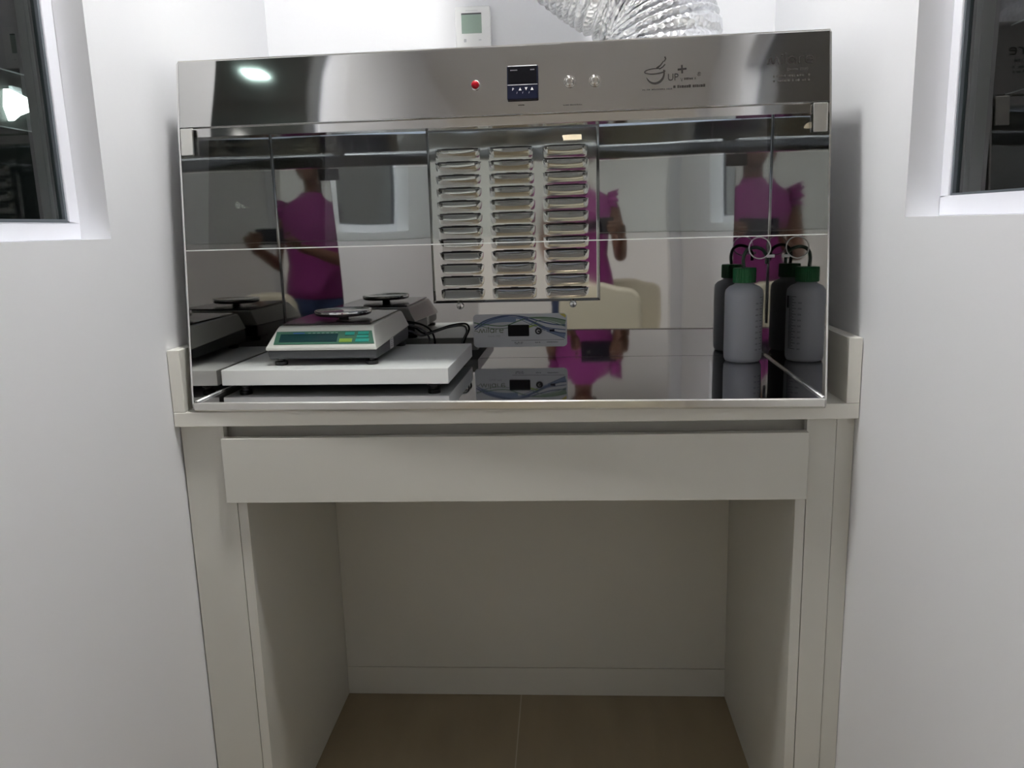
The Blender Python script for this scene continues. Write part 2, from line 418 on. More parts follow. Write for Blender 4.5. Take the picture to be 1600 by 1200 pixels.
# glass sash in the slanted plane
def yg(z): return Y0+(z-HZF)*math.tan(tg)
zg0, zg1 = 1.1892, 1.3815
bm = B(); prism(bm, [(yg(zg0)+.001, zg0+.0022), (yg(zg0)+.006, zg0+.0022), (yg(zg1)+.006, zg1), (yg(zg1)+.001, zg1)], 'x', HX0+.0028, HX1-.0028)
sash = H('glass_sash', bm, SGLASS)
bm = B(); prism(bm, [(yg(zg0)+.001, zg0+.0004), (yg(zg0)+.0055, zg0+.0004), (yg(zg0)+.006, zg0+.0020), (yg(zg0)+.001, zg0+.0020)], 'x', HX0+.0028, HX1-.0028)
H('polished_edge', bm, EDGE, sash)
for x0, x1 in ((HX0+.005, HX0+.027), (HX1-.028, HX1-.006)):
    bm = B()
    zb0, zb1 = 1.352, 1.397
    prism(bm, [(yg(zb0)-.0045, zb0), (yg(zb0)+.0002, zb0), (yg(zb1)+.0002, zb1), (yg(zb1)-.0045, zb1)], 'x', x0, x1)
    hb = H('hinge_bracket', bm, SATIN, bevel=.0012)
    bm = B(); prism(bm, [(yg(zb0)+.0066, zb0), (yg(zb0)+.010, zb0), (yg(1.382)+.010, 1.382), (yg(1.382)+.0066, 1.382)], 'x', x0-.002, x1+.004)
    H('inner_plate', bm, mat('dark_steel_plate', (.30, .29, .28), .25, 1), hb)
# small bolts on the outer side sheets
for z in (1.485, 1.405, 1.20):
    bm = B(); lathe(bm, [(.0028, HX1), (.0028, HX1+.002), (.0016, HX1+.003)], c=(0, .07, z), n=12, axis='x')
    H('bolt', bm, WELD)
bm = B(); lathe(bm, [(.0028, HX0), (.0028, HX0-.002), (.0016, HX0-.003)], c=(0, .06, 1.385), n=12, axis='x'); H('bolt', bm, WELD)

# louvred panel
LX0, LX1, LZ0, LZ1 = -.206, .168, 1.050, 1.426
YP = .432
def louvre_panel():
    nx, nz = 250, 376
    cols = [(-.184, -.091), (-.067, .0245), (.050, .1405)]
    rows = [1.3815-k*.02745 for k in range(12)]
    bm = bmesh.new(); grid = []
    for j in range(nz+1):
        z = LZ1-(LZ1-LZ0)*j/nz; row = []
        for i in range(nx+1):
            x = LX0+(LX1-LX0)*i/nx; h = 0
            for rz in rows:
                v = (rz-z)/.0205
                if -0.0001 <= v <= 1.15:
                    for c0, c1 in cols:
                        if c0-.006 < x < c1+.006:
                            u = (x-c0)/(c1-c0); ed = min(1, max(0, (min(x-c0, c1-x)+.003)/.012)); ed = ed*ed*(3-2*ed)
                            f = max(0, 1-v/1.15)**2
                            arch = .8+.2*math.sin(math.pi*min(1, max(0, u)))
                            h = max(h, .0085*ed*f*arch)
            # gentle dishing between louvres
            edge = min(x-LX0, LX1-x, z-LZ0, LZ1-z)
            base_h = 0.0 if edge > .006 else -.004*(1-edge/.006)
            row.append(bm.verts.new((x, YP-h-base_h, z)))
        grid.append(row)
    for j in range(nz):
        for i in range(nx):
            a, b, c, d = grid[j][i], grid[j][i+1], grid[j+1][i+1], grid[j+1][i]
            f = bm.faces.new((a, d, c, b)); f.smooth = True
            if max(abs(a.co.y-d.co.y), abs(b.co.y-c.co.y)) > .0012 and a.co.y > d.co.y:
                f.material_index = 1; f.smooth = False
            zc = (a.co.z+d.co.z)/2; xc = (a.co.x+b.co.x)/2
            for rz in rows:
                if 0 < zc-rz < .0045:
                    for c0, c1 in cols:
                        if c0+.002 < xc < c1-.002 and zc-rz < .0022+.0018*(1-abs((xc-c0)/(c1-c0)*2-1)**2): f.material_index = 1; f.smooth = False
    # returns to the back wall
    rim = grid[0] + [r[-1] for r in grid[1:]] + grid[-1][:-1][::-1] + [r[0] for r in grid[1:-1]][::-1]
    back = [bm.verts.new((v.co.x, YB-.0004, v.co.z)) for v in rim]
    n = len(rim)
    for i in range(n): bm.faces.new((rim[i], rim[(i+1) % n], back[(i+1) % n], back[i]))
    me = bpy.data.meshes.new('louvre_panel'); 
    bmesh.ops.recalc_face_normals(bm, faces=bm.faces)
    bmesh.ops.translate(bm, verts=bm.verts, vec=Vector(OH)); bm.to_mesh(me); bm.free()
    me.materials.append(STEELL); me.materials.append(SLOT)
    o = bpy.data.objects.new('louvre_panel', me); C.objects.link(o); o.parent = hood
    return o
lp = louvre_panel()
for x in (-.146, .108):
    bm = B(); lathe(bm, [(.0078, YP+.008), (.0078, YP+.004), (.0065, YP+.003)], c=(x, 0, 1.043), n=24, axis='y')
    tube(bm, [(x-.003, YP+.001, 1.052), (x, YP-.004, 1.046), (x+.001, YP-.002, 1.038)], .0022, 8)
    H('turn_latch', bm, WELD, lp, smooth=True)

# fascia instruments
def FP(x, z, d=0):
    y = YF0+(z-ZF0)*math.tan(tf)
    return face_frame(x, y, z, tf) @ Matrix.Translation((0, 0, d+.0006))
def fbox(bm, x0, x1, z0, z1, d0, d1, mi=0):
    b = bmesh.new(); zc = (z0+z1)/2; hh = (z1-z0)/2/math.cos(tf)
    box(b, (x0-(x0+x1)/2, -hh, d0), (x1-(x0+x1)/2, hh, d1)); merge(bm, b, FP((x0+x1)/2, zc), mi); return bm
bm = B(); fbox(bm, .012, .0635, 1.4205, 1.4755, .0002, .006)
ctl = H('temperature_controller', bm, NAVY, bevel=.0018)
bm = B(); fbox(bm, .0145, .061, 1.446, 1.4735, .0062, .0068); H('display_window', bm, DISP, ctl, bevel=.0006)
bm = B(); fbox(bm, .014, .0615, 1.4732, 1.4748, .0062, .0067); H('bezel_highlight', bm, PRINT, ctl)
bm = B(); fbox(bm, .013, .0625, 1.4435, 1.4443, .0062, .0067)
fr = FP(.0, 1.437, .0068)
H('legend_line', bm, PRINT, ctl); bm = B()
merge(bm, text_bm('P', .0062), fr @ Matrix.Translation((.0205, -.0022, 0))); H('legend_letter', bm, PRINT, ctl)
def tri(bm, x, z, s, up=1):
    bm.faces.new([bm.verts.new(FP(0, 1.437, .0070) @ Vector(p)) for p in ((x-s, z-s*up, 0), (x+s, z-s*up, 0), (x, z+s*up, 0))])
for x, u_ in ((.0338, 1), (.0437, -1), (.0535, 1)):
    bm = B(); tri(bm, x, 0, .0024, u_); H('arrow_legend', bm, PRINT, ctl)
for x in (.029, .0385, .049):
    bm = B(); merge(bm, text_bm('/', .0045), fr @ Matrix.Translation((x-.001, -.0075, 0))); H('slash_legend', bm, PRINT, ctl)
for x0, n_ in ((.018, 5), (.051, 3)):
    bm = B()
    for k in range(n_):
        b = bmesh.new(); box(b, (0, 0, 0), (.0018, .0017, .0002)); merge(bm, b, FP(x0+k*.0024, 1.4665, .0069))
    H('faint_legend', bm, mat('dim_print', (.25, .25, .27), .5), ctl)
# indicator lamp
bm = B(); lathe(bm, [(.0078, 0), (.0078, .0015), (.0068, .002)], n=24)
bmesh.ops.transform(bm, matrix=FP(-.041, 1.448), verts=bm.verts); il = H('indicator_lamp', bm, WELD, smooth=False)
bm = B(); lathe(bm, [(.0064, .002), (.0066, .005), (.0058, .0078), (.0038, .0095), (.001, .0102)], n=24)
bmesh.ops.transform(bm, matrix=FP(-.041, 1.448), verts=bm.verts); tag(H('lens', bm, RED, il, smooth=True), 'dark red dome lens')
for x in (.1155, .1565):
    bm = B(); lathe(bm, [(.0098, 0), (.0098, .0016), (.0086, .0026), (.0080, .0012), (.0070, .0012), (.0066, .0050), (.0040, .0046), (.001, .0040)], n=32)
    bmesh.ops.transform(bm, matrix=FP(x, 1.447), verts=bm.verts); pb = H('push_button', bm, STEELL, smooth=True)
# tiny illegible captions under controller and buttons
def microtext(bm, x0, x1, z, h, gap=.0008, frame=None, seed=1):
    rnd = random.Random(seed); x = x0
    while x < x1:
        wd = rnd.uniform(.0008, .0018)*h/.002
        if rnd.random() < .14: x += wd; continue
        b = bmesh.new(); box(b, (0, 0, 0), (wd, h*rnd.uniform(.7, 1), .0001)); merge(bm, b, (frame or FP)(x, z, .0003)); x += wd+gap*h/.002*.6
    return bm
bm = B(); microtext(bm, .030, .040, 1.4125, .0016, seed=2); H('caption_engraving', bm, ENGRF, fas)
bm = B(); microtext(bm, .104, .134, 1.4095, .0016, seed=3)
H('caption_engraving', bm, ENGRF, fas)
# product logo: bowl with pestle, then letters
bm = B(); fr = FP(.2365, 1.4445, 0)
def arc(cx, cy, rx, ry, a0, a1, n=24, rot=0):
    out = []
    for i in range(n+1):
        a = math.radians(a0+(a1-a0)*i/n); x, y = rx*math.cos(a), ry*math.sin(a)
        out.append((cx+x*math.cos(rot)-y*math.sin(rot), cy+x*math.sin(rot)+y*math.cos(rot)))
    return out
stroke(bm, arc(.017, .0135, .0165, .0042, 60, 352, rot=.05), lambda q: .0011+.0012*q, fr)
stroke(bm, arc(.017, .0105, .0148, .0165, 200, 372, rot=.08), lambda q: .0009+.0028*math.sin(q*math.pi*.9), fr)
stroke(bm, [(.020, .018), (.026, .0225), (.031, .029)], lambda q: .0030-.0014*q, fr)
stroke(bm, [(.024, .0165), (.030, .020), (.0335, .024)], .0016, fr)
stroke(bm, [(.032, .0285), (.0345, .0325), (.0330, .036)], .0020, fr)
H('product_logo', bm, ENGR, fas)
bm = B(); fr = FP(.2335, 1.4385, 0)
merge(bm, text_bm('UP', .0160, .92), fr @ Matrix.Translation((.040, .0035, .0002)))
stroke(bm, [(.0565, .0205), (.0705, .0215)], .0028, fr); stroke(bm, [(.0638, .0145), (.0632, .0275)], .0028, fr)
merge(bm, text_bm('V', .0085, .8), fr @ Matrix.Translation((.0610, .001, .0002)))
merge(bm, text_bm('®', .0085), fr @ Matrix.Translation((.0875, .009, .0002)))
H('product_name', bm, ENGR, fas)
bm = B(); microtext(bm, .3005, .318, 1.4425, .0032, seed=5); microtext(bm, .283, .332, 1.4300, .0044, gap=.0004, seed=6)
H('slogan_engraving', bm, ENGR, fas)
bm = B(); microtext(bm, .2335, .280, 1.4280, .0024, seed=7)
H('slogan_engraving', bm, ENGRF, fas)
# maker engraving, right
def logo_strokes(bm, fr, s, wd):
    """rounded lower-case lettering: milare"""
    def st(p): stroke(bm, [(a*s, b*s) for a, b in p], wd, fr)
    st([(0, 0), (.10, .06), (.20, .42), (.26, .5), (.32, .42), (.42, .08), (.48, 0), (.54, .08), (.64, .42), (.70, .5), (.76, .42), (.86, .06), (.92, 0)])
    st([(1.12, 0), (1.12, .5)]); st([(1.12, .62), (1.12, .7)]); st([(1.38, 0), (1.38, .8)])
    st([(x, y) for x, y in arc(1.86, .26, .26, .25, 0, 360, 20)]); st([(2.12, 0), (2.12, .5)])
    st([(2.38, 0), (2.38, .36), (2.44, .46), (2.56, .5), (2.74, .5)])
    st([(2.92, .26), (3.42, .28), (3.40, .42), (3.30, .5), (3.06, .5), (2.94, .42), (2.90, .26), (2.94, .08), (3.06, 0), (3.40, 0)])
bm = B(); logo_strokes(bm, FP(.4315, 1.4605), .0208, .0019); H('maker_engraving', bm, ENGR, fas)
bm = B(); merge(bm, text_bm('Desde 1990', .0068), FP(.462, 1.4485) @ Matrix.Translation((0, 0, .0002)))
microtext(bm, .441, .497, 1.4395, .0036, seed=8); microtext(bm, .441, .499, 1.4320, .0038, seed=9)
H('address_engraving', bm, ENGRF, fas)
# ------------------------------------------------------------------ control sticker at the foot of the back wall
SX0, SX1, SZ0, SZ1 = -.1185, .0935, .9475, 1.0225
def ybw(z): return YB
YS = ybw(SZ0)-.0012
SF = face_frame(SX0, YS, SZ0, 0)
def rrect(x0, y0, x1, y1, r, n=6):
    out = []
    for cx, cy, a in ((x1-r, y0+r, -90), (x1-r, y1-r, 0), (x0+r, y1-r, 90), (x0+r, y0+r, 180)):
        for i in range(n+1):
            q = math.radians(a+90*i/n); out.append((cx+r*math.cos(q), cy+r*math.sin(q)))
    return out
SW, SH = SX1-SX0, SZ1-SZ0
bm = B(); v = [bm.verts.new(SF @ Vector((x, y, 0))) for x, y in rrect(0, 0, SW, SH, .009)]; bm.faces.new(v)
r = bmesh.ops.extrude_face_region(bm, geom=bm.faces[:]); bmesh.ops.translate(bm, verts=[g for g in r['geom'] if isinstance(g, bmesh.types.BMVert)], vec=(0, .0007, 0))
stk = H('control_panel_sticker', bm, LABELGREY)
cB = mat('sticker_blue', (.045, .07, .16), .4); cG = mat('sticker_green', (.05, .13, .05), .4); cL = mat('sticker_lime', (.25, .35, .06), .4)
cY = mat('sticker_yellow', (.50, .42, .08), .4); cPB = mat('sticker_pale_blue', (.17, .22, .33), .4); cPG = mat('sticker_pale_green', (.20, .27, .20), .4)
bm = B()
def wave(ctrl, wd, mi, d):
    P = catmull([(a*SW, b*SH, 0) for a, b in ctrl], 10)
    P = [(min(max(p.x, .0008), SW-.0008), min(max(p.y, .001), SH-.0012)) for p in P]
    stroke(bm, P, wd, SF, d=d, mi=mi)
wave([(.02, .62), (.2, .86), (.38, .90), (.55, .84), (.7, .66), (.84, .45), (.98, .32)], lambda q: .004+.010*max(0, q-.45), 4, .0002)
wave([(.06, .66), (.2, .78), (.34, .82), (.46, .80)], .009, 4, .00022)
wave([(.60, .88), (.75, .86), (.88, .80), (.985, .72)], lambda q: .003+.009*q, 5, .00022)
wave([(.01, .75), (.12, .70), (.25, .65), (.36, .66), (.48, .78), (.58, .86), (.72, .88), (.86, .86), (.985, .78)], .0020, 1, .0003)
wave([(.01, .60), (.12, .80), (.28, .93), (.42, .95), (.56, .90), (.70, .78), (.84, .68), (.985, .64)], .0026, 0, .0004)
wave([(.02, .54), (.15, .78), (.32, .92), (.46, .94), (.60, .80), (.74, .58), (.88, .44), (.985, .40)], .0022, 0, .00045)
wave([(.55, .88), (.66, .74), (.78, .58), (.985, .50)], .0020, 0, .0005)
wave([(.50, .84), (.62, .68), (.76, .50), (.98, .24)], .0012, 0, .00052)
wave([(.60, .66), (.72, .80), (.84, .74), (.985, .60)], .0014, 1, .00054)
wave([(.02, .76), (.14, .60), (.30, .56), (.44, .62)], .0012, 1, .00056)
wave([(.59, .60), (.68, .66), (.74, .62)], .0042, 2, .0003)
v = [bm.verts.new(SF @ Vector((x*SW, y*SH, .0003))) for x, y in ((.92, .985), (.985, .86), (.99, .93), (.975, .985))]; bm.faces.new(v).material_index = 3
H('wave_print', bm, [cB, cG, cL, cY, cPB, cPG], stk)
bm = B(); logo_strokes(bm, SF @ Matrix.Translation((.012, .0335, .0003)), .0165, .0016)
stroke(bm, [(.002, .038), (.008, .0375), (.012, .034)], .0012, SF, d=.0005)
H('maker_name', bm, mat('olive_print', (.10, .12, .06), .5), stk)
bm = B(); merge(bm, text_bm('Desde 1990', .0058), SF @ Matrix.Translation((.033, .0235, .0006))); H('small_print', bm, mat('grey_print', (.30, .30, .31), .5), stk)
bm = B()
stroke(bm, [(.086, .0145), (.205, .0155)], .0007, SF, d=.0004)
def mt(x0, x1, y, h, s):
    microtext(bm, x0, x1, y, h, frame=lambda x, z, d: SF @ Matrix.Translation((x, z, .0004)), seed=s)
mt(.093, .112, .0095, .0018, 11); mt(.094, .111, .0065, .0018, 12); mt(.140, .151, .009, .0018, 13); mt(.166, .190, .0095, .0018, 14)
H('caption', bm, DPRINT, stk)
bm = B(); v = [bm.verts.new(SF @ Vector((x, y, .0006))) for x, y in rrect(.079, .0245, .127, .0505, .002)]; bm.faces.new(v)
r = bmesh.ops.extrude_face_region(bm, geom=bm.faces[:]); bmesh.ops.translate(bm, verts=[g for g in r['geom'] if isinstance(g, bmesh.types.BMVert)], vec=(0, -.0012, 0))
H('display', bm, DISP, stk)
bm = B(); b = bmesh.new(); lathe(b, [(.0078, .0005), (.0078, .004), (.0068, .0055), (.003, .006)], n=24); merge(bm, b, SF @ Matrix.Translation((.148, .036, 0)))
kb = H('power_knob', bm, BLACK, stk, smooth=True)
bm = B(); stroke(bm, arc(0, 0, .003, .003, 20, 300, 14), .0009, SF @ Matrix.Translation((.148, .036, .0063))); H('knob_mark', bm, PRINT, kb)
bm = B(); b = bmesh.new(); box(b, (.173, .034, .0004), (.184, .0395, .002)); merge(bm, b, SF); H('socket', bm, NAVY, stk)
bm = B(); merge(bm, text_bm('O', .004), SF @ Matrix.Translation((.163, .035, .0006))); H('socket_mark', bm, PRINT, stk); bm = B(); merge(bm, text_bm('I', .004), SF @ Matrix.Translation((.190, .035, .0006))); H('socket_mark', bm, PRINT, stk)

# ------------------------------------------------------------------ white board with the scale
BB = (-.335, .24, HZF)
bd = empty('balance_shelf', W(*BB)+Vector((0, 0, .0003)), HR, 'thick white laminated board on small feet, under the balance in the hood', 'board')
o = tuple(-Vector(BB)); ZB0, ZB1 = .9335, .9634
BOARD = mat('white_board', (.82, .82, .80), .4)
build('board', bx((-.5535, .086, ZB0), (-.1165, .395, ZB1)), BOARD, bd, off=o, bevel=.0015)
for x in (-.52, -.15):
    for y in (.115, .365):
        bm = B(); lathe(bm, [(.007, HZF), (.007, HZF+.003), (.012, HZF+.004), (.012, ZB0)], c=(x, y, 0), n=20)
        build('foot', bm, BLACK, bd, off=o, smooth=False)

SC = (-.357, .26, ZB1)
sl = empty('precision_balance', W(*SC)+Vector((0, 0, .0004)), HR, 'white and charcoal precision balance with green display and round steel pan', 'scale')
o = tuple(-Vector(SC))
SHELL = mat('balance_shell', (.72, .72, .66), .22); CHAR = mat('charcoal_plastic', (.075, .078, .085), .35)
x0, x1, yf, yr = -.477, -.258, .120, .408
def shell(zprof, inset, mats, name, bev):
    bm = B(); prism(bm, zprof, 'x', x0+inset, x1-inset); return build(name, bm, mats, sl, off=o, bevel=bev, seg=3)
shell([(yf+.012, ZB1+.012), (yf+.006, ZB1+.017), (yf+.004, ZB1+.030), (yr, ZB1+.040), (yr, ZB1+.012)], .003, CHAR, 'base', .003)
zz = ZB1+.0302
bm = B()
# upper shell: tapered body, narrower at the top
sec = [(yf+.001, zz, 0), (yf, zz+.006, 0), (yf+.036, zz+.0385, .012), (yf+.044, zz+.043, .015), (yr-.004, zz+.0445, .016), (yr, zz+.040, .014), (yr, zz+.010, 0)]
va = [bm.verts.new((x0+s, y, z)) for y, z, s in sec]; vb = [bm.verts.new((x1-s, y, z)) for y, z, s in sec]
bm.faces.new(va); bm.faces.new(vb[::-1])
for i in range(len(sec)): bm.faces.new((va[i], vb[i], vb[(i+1) % len(sec)], va[(i+1) % len(sec)]))
build('upper_shell', bm, SHELL, sl, off=o, bevel=.004, seg=3)
bm = B(); prism(bm, [(x0+.020, yf+.043), (x1-.020, yf+.043), (x1-.020, yr-.012), (x0+.020, yr-.012)], 'z', zz+.0440, zz+.0475)
build('top_plate', bm, mat('glossy_brown_plate', (.035, .020, .024), .10), sl, off=o, bevel=.0015)
# slanted control strip
ta = math.atan2(.036, .0325)
PF = face_frame(0, yf+.018-.0004, zz+.0222+.0004, ta)
def prect(bm, x0, x1, v0, v1, d0, d1, sh=0):
    ps = [(x0-sh*v0, v0), (x1+sh*v0*-1, v0), (x1-sh*v1, v1), (x0+sh*v1, v1)]
    a = [bm.verts.new(PF @ Vector((p[0], p[1], d0))) for p in ps]; b = [bm.verts.new(PF @ Vector((p[0], p[1], d1))) for p in ps]
    bm.faces.new(a); bm.faces.new(b[::-1])
    for i in range(4): bm.faces.new((a[i], b[i], b[(i+1) % 4], a[(i+1) % 4]))
cp = None
bm = B(); prect(bm, -.4665, -.2685, -.0165, .0155, -.001, .0008, .30)
cp = build('control_strip', bm, mat('green_strip', (.05, .16, .10), .3), sl, off=o)
bm = B(); prect(bm, -.452, -.338, -.0115, .0085, .0008, .0014, .0)
build('display', bm, mat('dark_teal_display', (.008, .045, .045), .15), cp, off=o)
TEAL = mat('teal_button', (.02, .36, .28), .3); LIME = mat('lime_button', (.26, .42, .05), .3)
for (a, b, c, d, mm) in ((-.324, -.306, .0045, .0115, TEAL), (-.299, -.278, .0055, .0125, TEAL), (-.300, -.277, -.0030, .0035, TEAL), (-.301, -.275, -.0125, -.0050, TEAL), (-.333, -.308, -.0130, -.0045, LIME)):
    bm = B(); prect(bm, a, b, c, d, .0008, .0018); build('button', bm, mm, cp, off=o)
bm = B(); prect(bm, -.428, -.405, .0095, .0120, .0008, .0012); build('brand_mark', bm, mat('blue_print', (.04, .12, .35), .4), cp, off=o)
bm = B()
for k in range(7): prect(bm, -.398+k*.009, -.393+k*.009, .0100, .0115, .0008, .0011)
build('strip_legend', bm, mat('pale_print', (.25, .40, .33), .4), cp, off=o)
bm = B(); prism(bm, [(.235, ZB1+.014), (.262, ZB1+.014), (.262, ZB1+.036), (.235, ZB1+.036)], 'x', x1-.0028, x1-.0022)
ss = build('side_label', bm, PRINT, sl, off=o)
bm = B()
for k in range(4): box(bm, (x1-.0021, .238, ZB1+.031-k*.004), (x1-.0018, .238+.020-.003*(k % 2), ZB1+.0322-k*.004))
build('label_print', bm, mat('grey_ink', (.25, .25, .25), .5), ss, off=o)
# pan and stem
px, py, pz = -.362, .262, 1.050
bm = B(); lathe(bm, [(.010, zz+.0465), (.010, pz-.004), (.022, pz-.003)], c=(px, py, 0), n=24); build('pan_stem', bm, BLACK, sl, off=o, smooth=False)
bm = B(); lathe(bm, [(.030, pz-.0034), (.053, pz-.0034), (.0565, pz-.0020), (.0582, pz+.0014), (.0582, pz+.0058), (.0575, pz+.0072), (.0565, pz+.0072), (.054, pz+.0058), (.050, pz+.0046), (.01, pz+.0044)], c=(px, py, 0), n=64)
build('weighing_pan', bm, steel('pan_steel', (.75, .75, .74), .08, [(20, .0003)]), sl, off=o, smooth=True)
for x in (x0+.022, x1-.016):
    for y in (yf+.022, yr-.03):
        bm = B(); lathe(bm, [(.011, ZB1), (.012, ZB1+.002), (.012, ZB1+.007), (.005, ZB1+.008), (.005, ZB1+.0118)], c=(x, y, 0), n=20)
        build('levelling_foot', bm, BLACK, sl, off=o)
# cables
def cable(pts, r, label):
    bp = Vector(pts[-1]); e_ = bm = B()
    P = catmull([Vector(p) for p in pts], 8); tube(bm, P, r, 8)
    ob = build('power_cable', bm, BLACK, None, smooth=True)
    ob.location = HM.to_translation(); ob.rotation_euler = (0, 0, HR); tag(ob, label, 'cable', None); return ob
cable([(-.264, .411, .992), (-.256, .416, .990), (-.235, .423, .979), (-.204, .424, .987), (-.172, .424, .997), (-.140, .424, 1.000), (-.131, .424, .988), (-.140, .423, .968), (-.148, .418, .945), (-.150, .412, .9262)], .0023,
      'thin black cable making the wide loop behind the balance, nearer the sticker')
cable([(-.280, .411, 1.006), (-.262, .416, 1.004), (-.240, .417, .998), (-.222, .417, .985), (-.214, .416, .965), (-.216, .410, .940), (-.222, .408, .9262)], .0023,
      'thin black cable dropping in a short arc just behind the balance')

# ------------------------------------------------------------------ wash bottle
HDPE = mat('translucent_polythene', (.48, .495, .54), .38, sss=.3)
GREEN = mat('green_cap', (.004, .13, .035), .35); DGREEN = mat('dark_green_tube', (.004, .035, .018), .35)
bx_, by_ = .466, .366
wb = empty('wash_bottle', W(bx_, by_, HZF)+Vector((0, 0, .0003)), HR, 'translucent white graduated wash bottle with green screw cap in right rear corner of hood', 'bottle')
z0 = 0
bm = B(); lathe(bm, [(.030, 0), (.036, .002), (.0385, .008), (.0390, .020), (.0390, .142), (.0375, .150), (.031, .157), (.022, .161), (.0195, .163), (.0195, .168)], n=56)
build('bottle_body', bm, HDPE, wb, smooth=True)
bm = B()
prof = [(.0222, .1655), (.0228, .167), (.0228, .193), (.0215, .1955), (.012, .196)]
n = 72; rings = []
for r_, h in prof:
    rings.append([bm.verts.new(((r_+(.0006 if i % 2 else -.0002))*math.cos(2*math.pi*i/n), (r_+(.0006 if i % 2 else -.0002))*math.sin(2*math.pi*i/n), h)) for i in range(n)])
for k in range(len(rings)-1):
    for i in range(n): bm.faces.new((rings[k][i], rings[k][(i+1) % n], rings[k+1][(i+1) % n], rings[k+1][i]))
bm.faces.new(rings[0][::-1]); bm.faces.new(rings[-1])
build('screw_cap', bm, GREEN, wb)
bm = B(); tube(bm, catmull([(-.002, 0, .196), (-.003, 0, .215), (.003, -.002, .231), (.018, -.006, .237), (.034, -.004, .232), (.043, -.001, .220), (.044, .000, .203)], 8), .0036, 10)
build('delivery_tube', bm, DGREEN, wb, smooth=True)
bm = B(); cxr, czr = .026, .236
tube(bm, [(cxr+.0215*math.cos(a), -.016+.004*math.sin(a), czr+.0215*math.sin(a)) for a in [2*math.pi*i/40 for i in range(40)]], .0013, 8, closed=True)
rg = build('cap_tether', bm, WHITEP, wb, smooth=True)
bm = B(); box(bm, (.040, -.019, .216), (.056, -.015, .222)); build('tip_cap', bm, WHITEP, rg, bevel=.001)
bm = B()
def cyl_pt(a, z): return Vector((.0393*math.cos(a), .0393*math.sin(a), z))
def cyl_patch(a0, a1, z0, z1):
    k = 3
    for i in range(k):
        p, q = a0+(a1-a0)*i/k, a0+(a1-a0)*(i+1)/k
        bm.faces.new([bm.verts.new(v) for v in (cyl_pt(p, z0), cyl_pt(q, z0), cyl_pt(q, z1), cyl_pt(p, z1))])
AS = math.radians(-22)
for k in range(37):
    z = .028+k*.0030; L_ = .42 if k % 4 == 0 else (.30 if k % 2 == 0 else .2)
    cyl_patch(AS-L_, AS, z-.0005, z+.0005)
cyl_patch(AS-.012, AS+.018, .027, .138)
cyl_patch(AS+.06, AS+.30, .112, .137)
for k in range(9):
    tb = text_bm(str(100+50*k), .0048, extrude=0)
    for v_ in tb.verts:
        a = AS-.50-(.0085-v_.co.x)/.0393; v_.co = cyl_pt(a, .0262+k*.012+v_.co.y)
    merge(bm, tb)
build('graduation_marks', bm, mat('grey_graduation', (.03, .03, .045), .5), wb)

# ------------------------------------------------------------------ thermostat on the back wall
e = empty('wall_thermostat', (-.1005, .66, 1.60), 0, 'white wall thermostat with grey-green screen above the hood', 'thermostat')
bm = B(); box(bm, (-.0415, -.016, 0), (.0415, -.0005, .123)); tb_ = build('body', bm, mat('thermostat_white', (.92, .93, .93), .3), e, bevel=.003)
build('screen', bx((-.0265, -.0168, .063), (.0205, -.0155, .1065)), mat('lcd_green', (.33, .43, .37), .2), e)
build('screen_shade', bx((-.0265, -.0172, .1045), (.0205, -.0166, .1075)), mat('dark_lcd_bar', (.05, .05, .06), .4), e)
build('button', bx((-.022, -.0170, .044), (-.0165, -.0158, .051)), mat('pale_grey_button', (.55, .57, .60), .5), e)
build('button', bx((.013, -.0170, .047), (.019, -.0158, .049)), mat('pale_grey_button', (.66, .68, .70), .5), e)
bm = B(); merge(bm, B()); 
for k in range(11): box(bm, (-.016+k*.0026, -.0164, .1125), (-.0145+k*.0026, -.0158, .1138))
build('faint_print', bm, mat('pale_print_grey', (.6, .62, .64), .5), e)

# ------------------------------------------------------------------ flexible duct
FOIL = mat('crinkled_foil', (.84, .85, .88), .34, 1)
n_ = FOIL.node_tree.nodes; l_ = FOIL.node_tree.links
v1 = n_.new('ShaderNodeTexVoronoi'); v1.inputs['Scale'].default_value = 110
tc_ = n_['Texture Coordinate']; l_.new(tc_.outputs['Object'], v1.inputs['Vector'])
bp_ = n_.new('ShaderNodeBump'); bp_.inputs['Distance'].default_value = .0035; l_.new(v1.outputs['Distance'], bp_.inputs['Height'])
l_.new(bp_.outputs['Normal'], n_['Principled BSDF'].inputs['Normal'])
path = catmull([(.300, .26, 1.5128), (.300, .26, 1.53), (.299, .26, 1.555), (.270, .27, 1.620), (.195, .28, 1.668), (.11, .30, 1.738), (.04, .32, 1.83), (-.005, .335, 1.96), (-.02, .34, 2.2), (-.02, .34, 2.61)], 6)
# resample evenly
L = [0]
for a, b in zip(path, path[1:]): L.append(L[-1]+(b-a).length)
tot = L[-1]; STP = .0016; res = []
k = 0; s = 0
while s < tot:
    while L[k+1] < s: k += 1
    res.append(path[k].lerp(path[k+1], (s-L[k])/(L[k+1]-L[k]))); s += STP
rnd = random.Random(7); PIT = .0135
bm = B()
def rf(i, k):
    ph = i*STP/PIT + k/64.0
    prof_ = abs(math.sin(math.pi*ph))**.8
    return .094 + .0125*prof_ + rnd.uniform(-.0006, .0006)
tube(bm, res, .09, 64, rf=rf)
d_ = build('flexible_duct', bm, FOIL, None, smooth=True)
tag(d_, 'silver crinkled flexible exhaust duct rising from the top of the hood', 'duct')

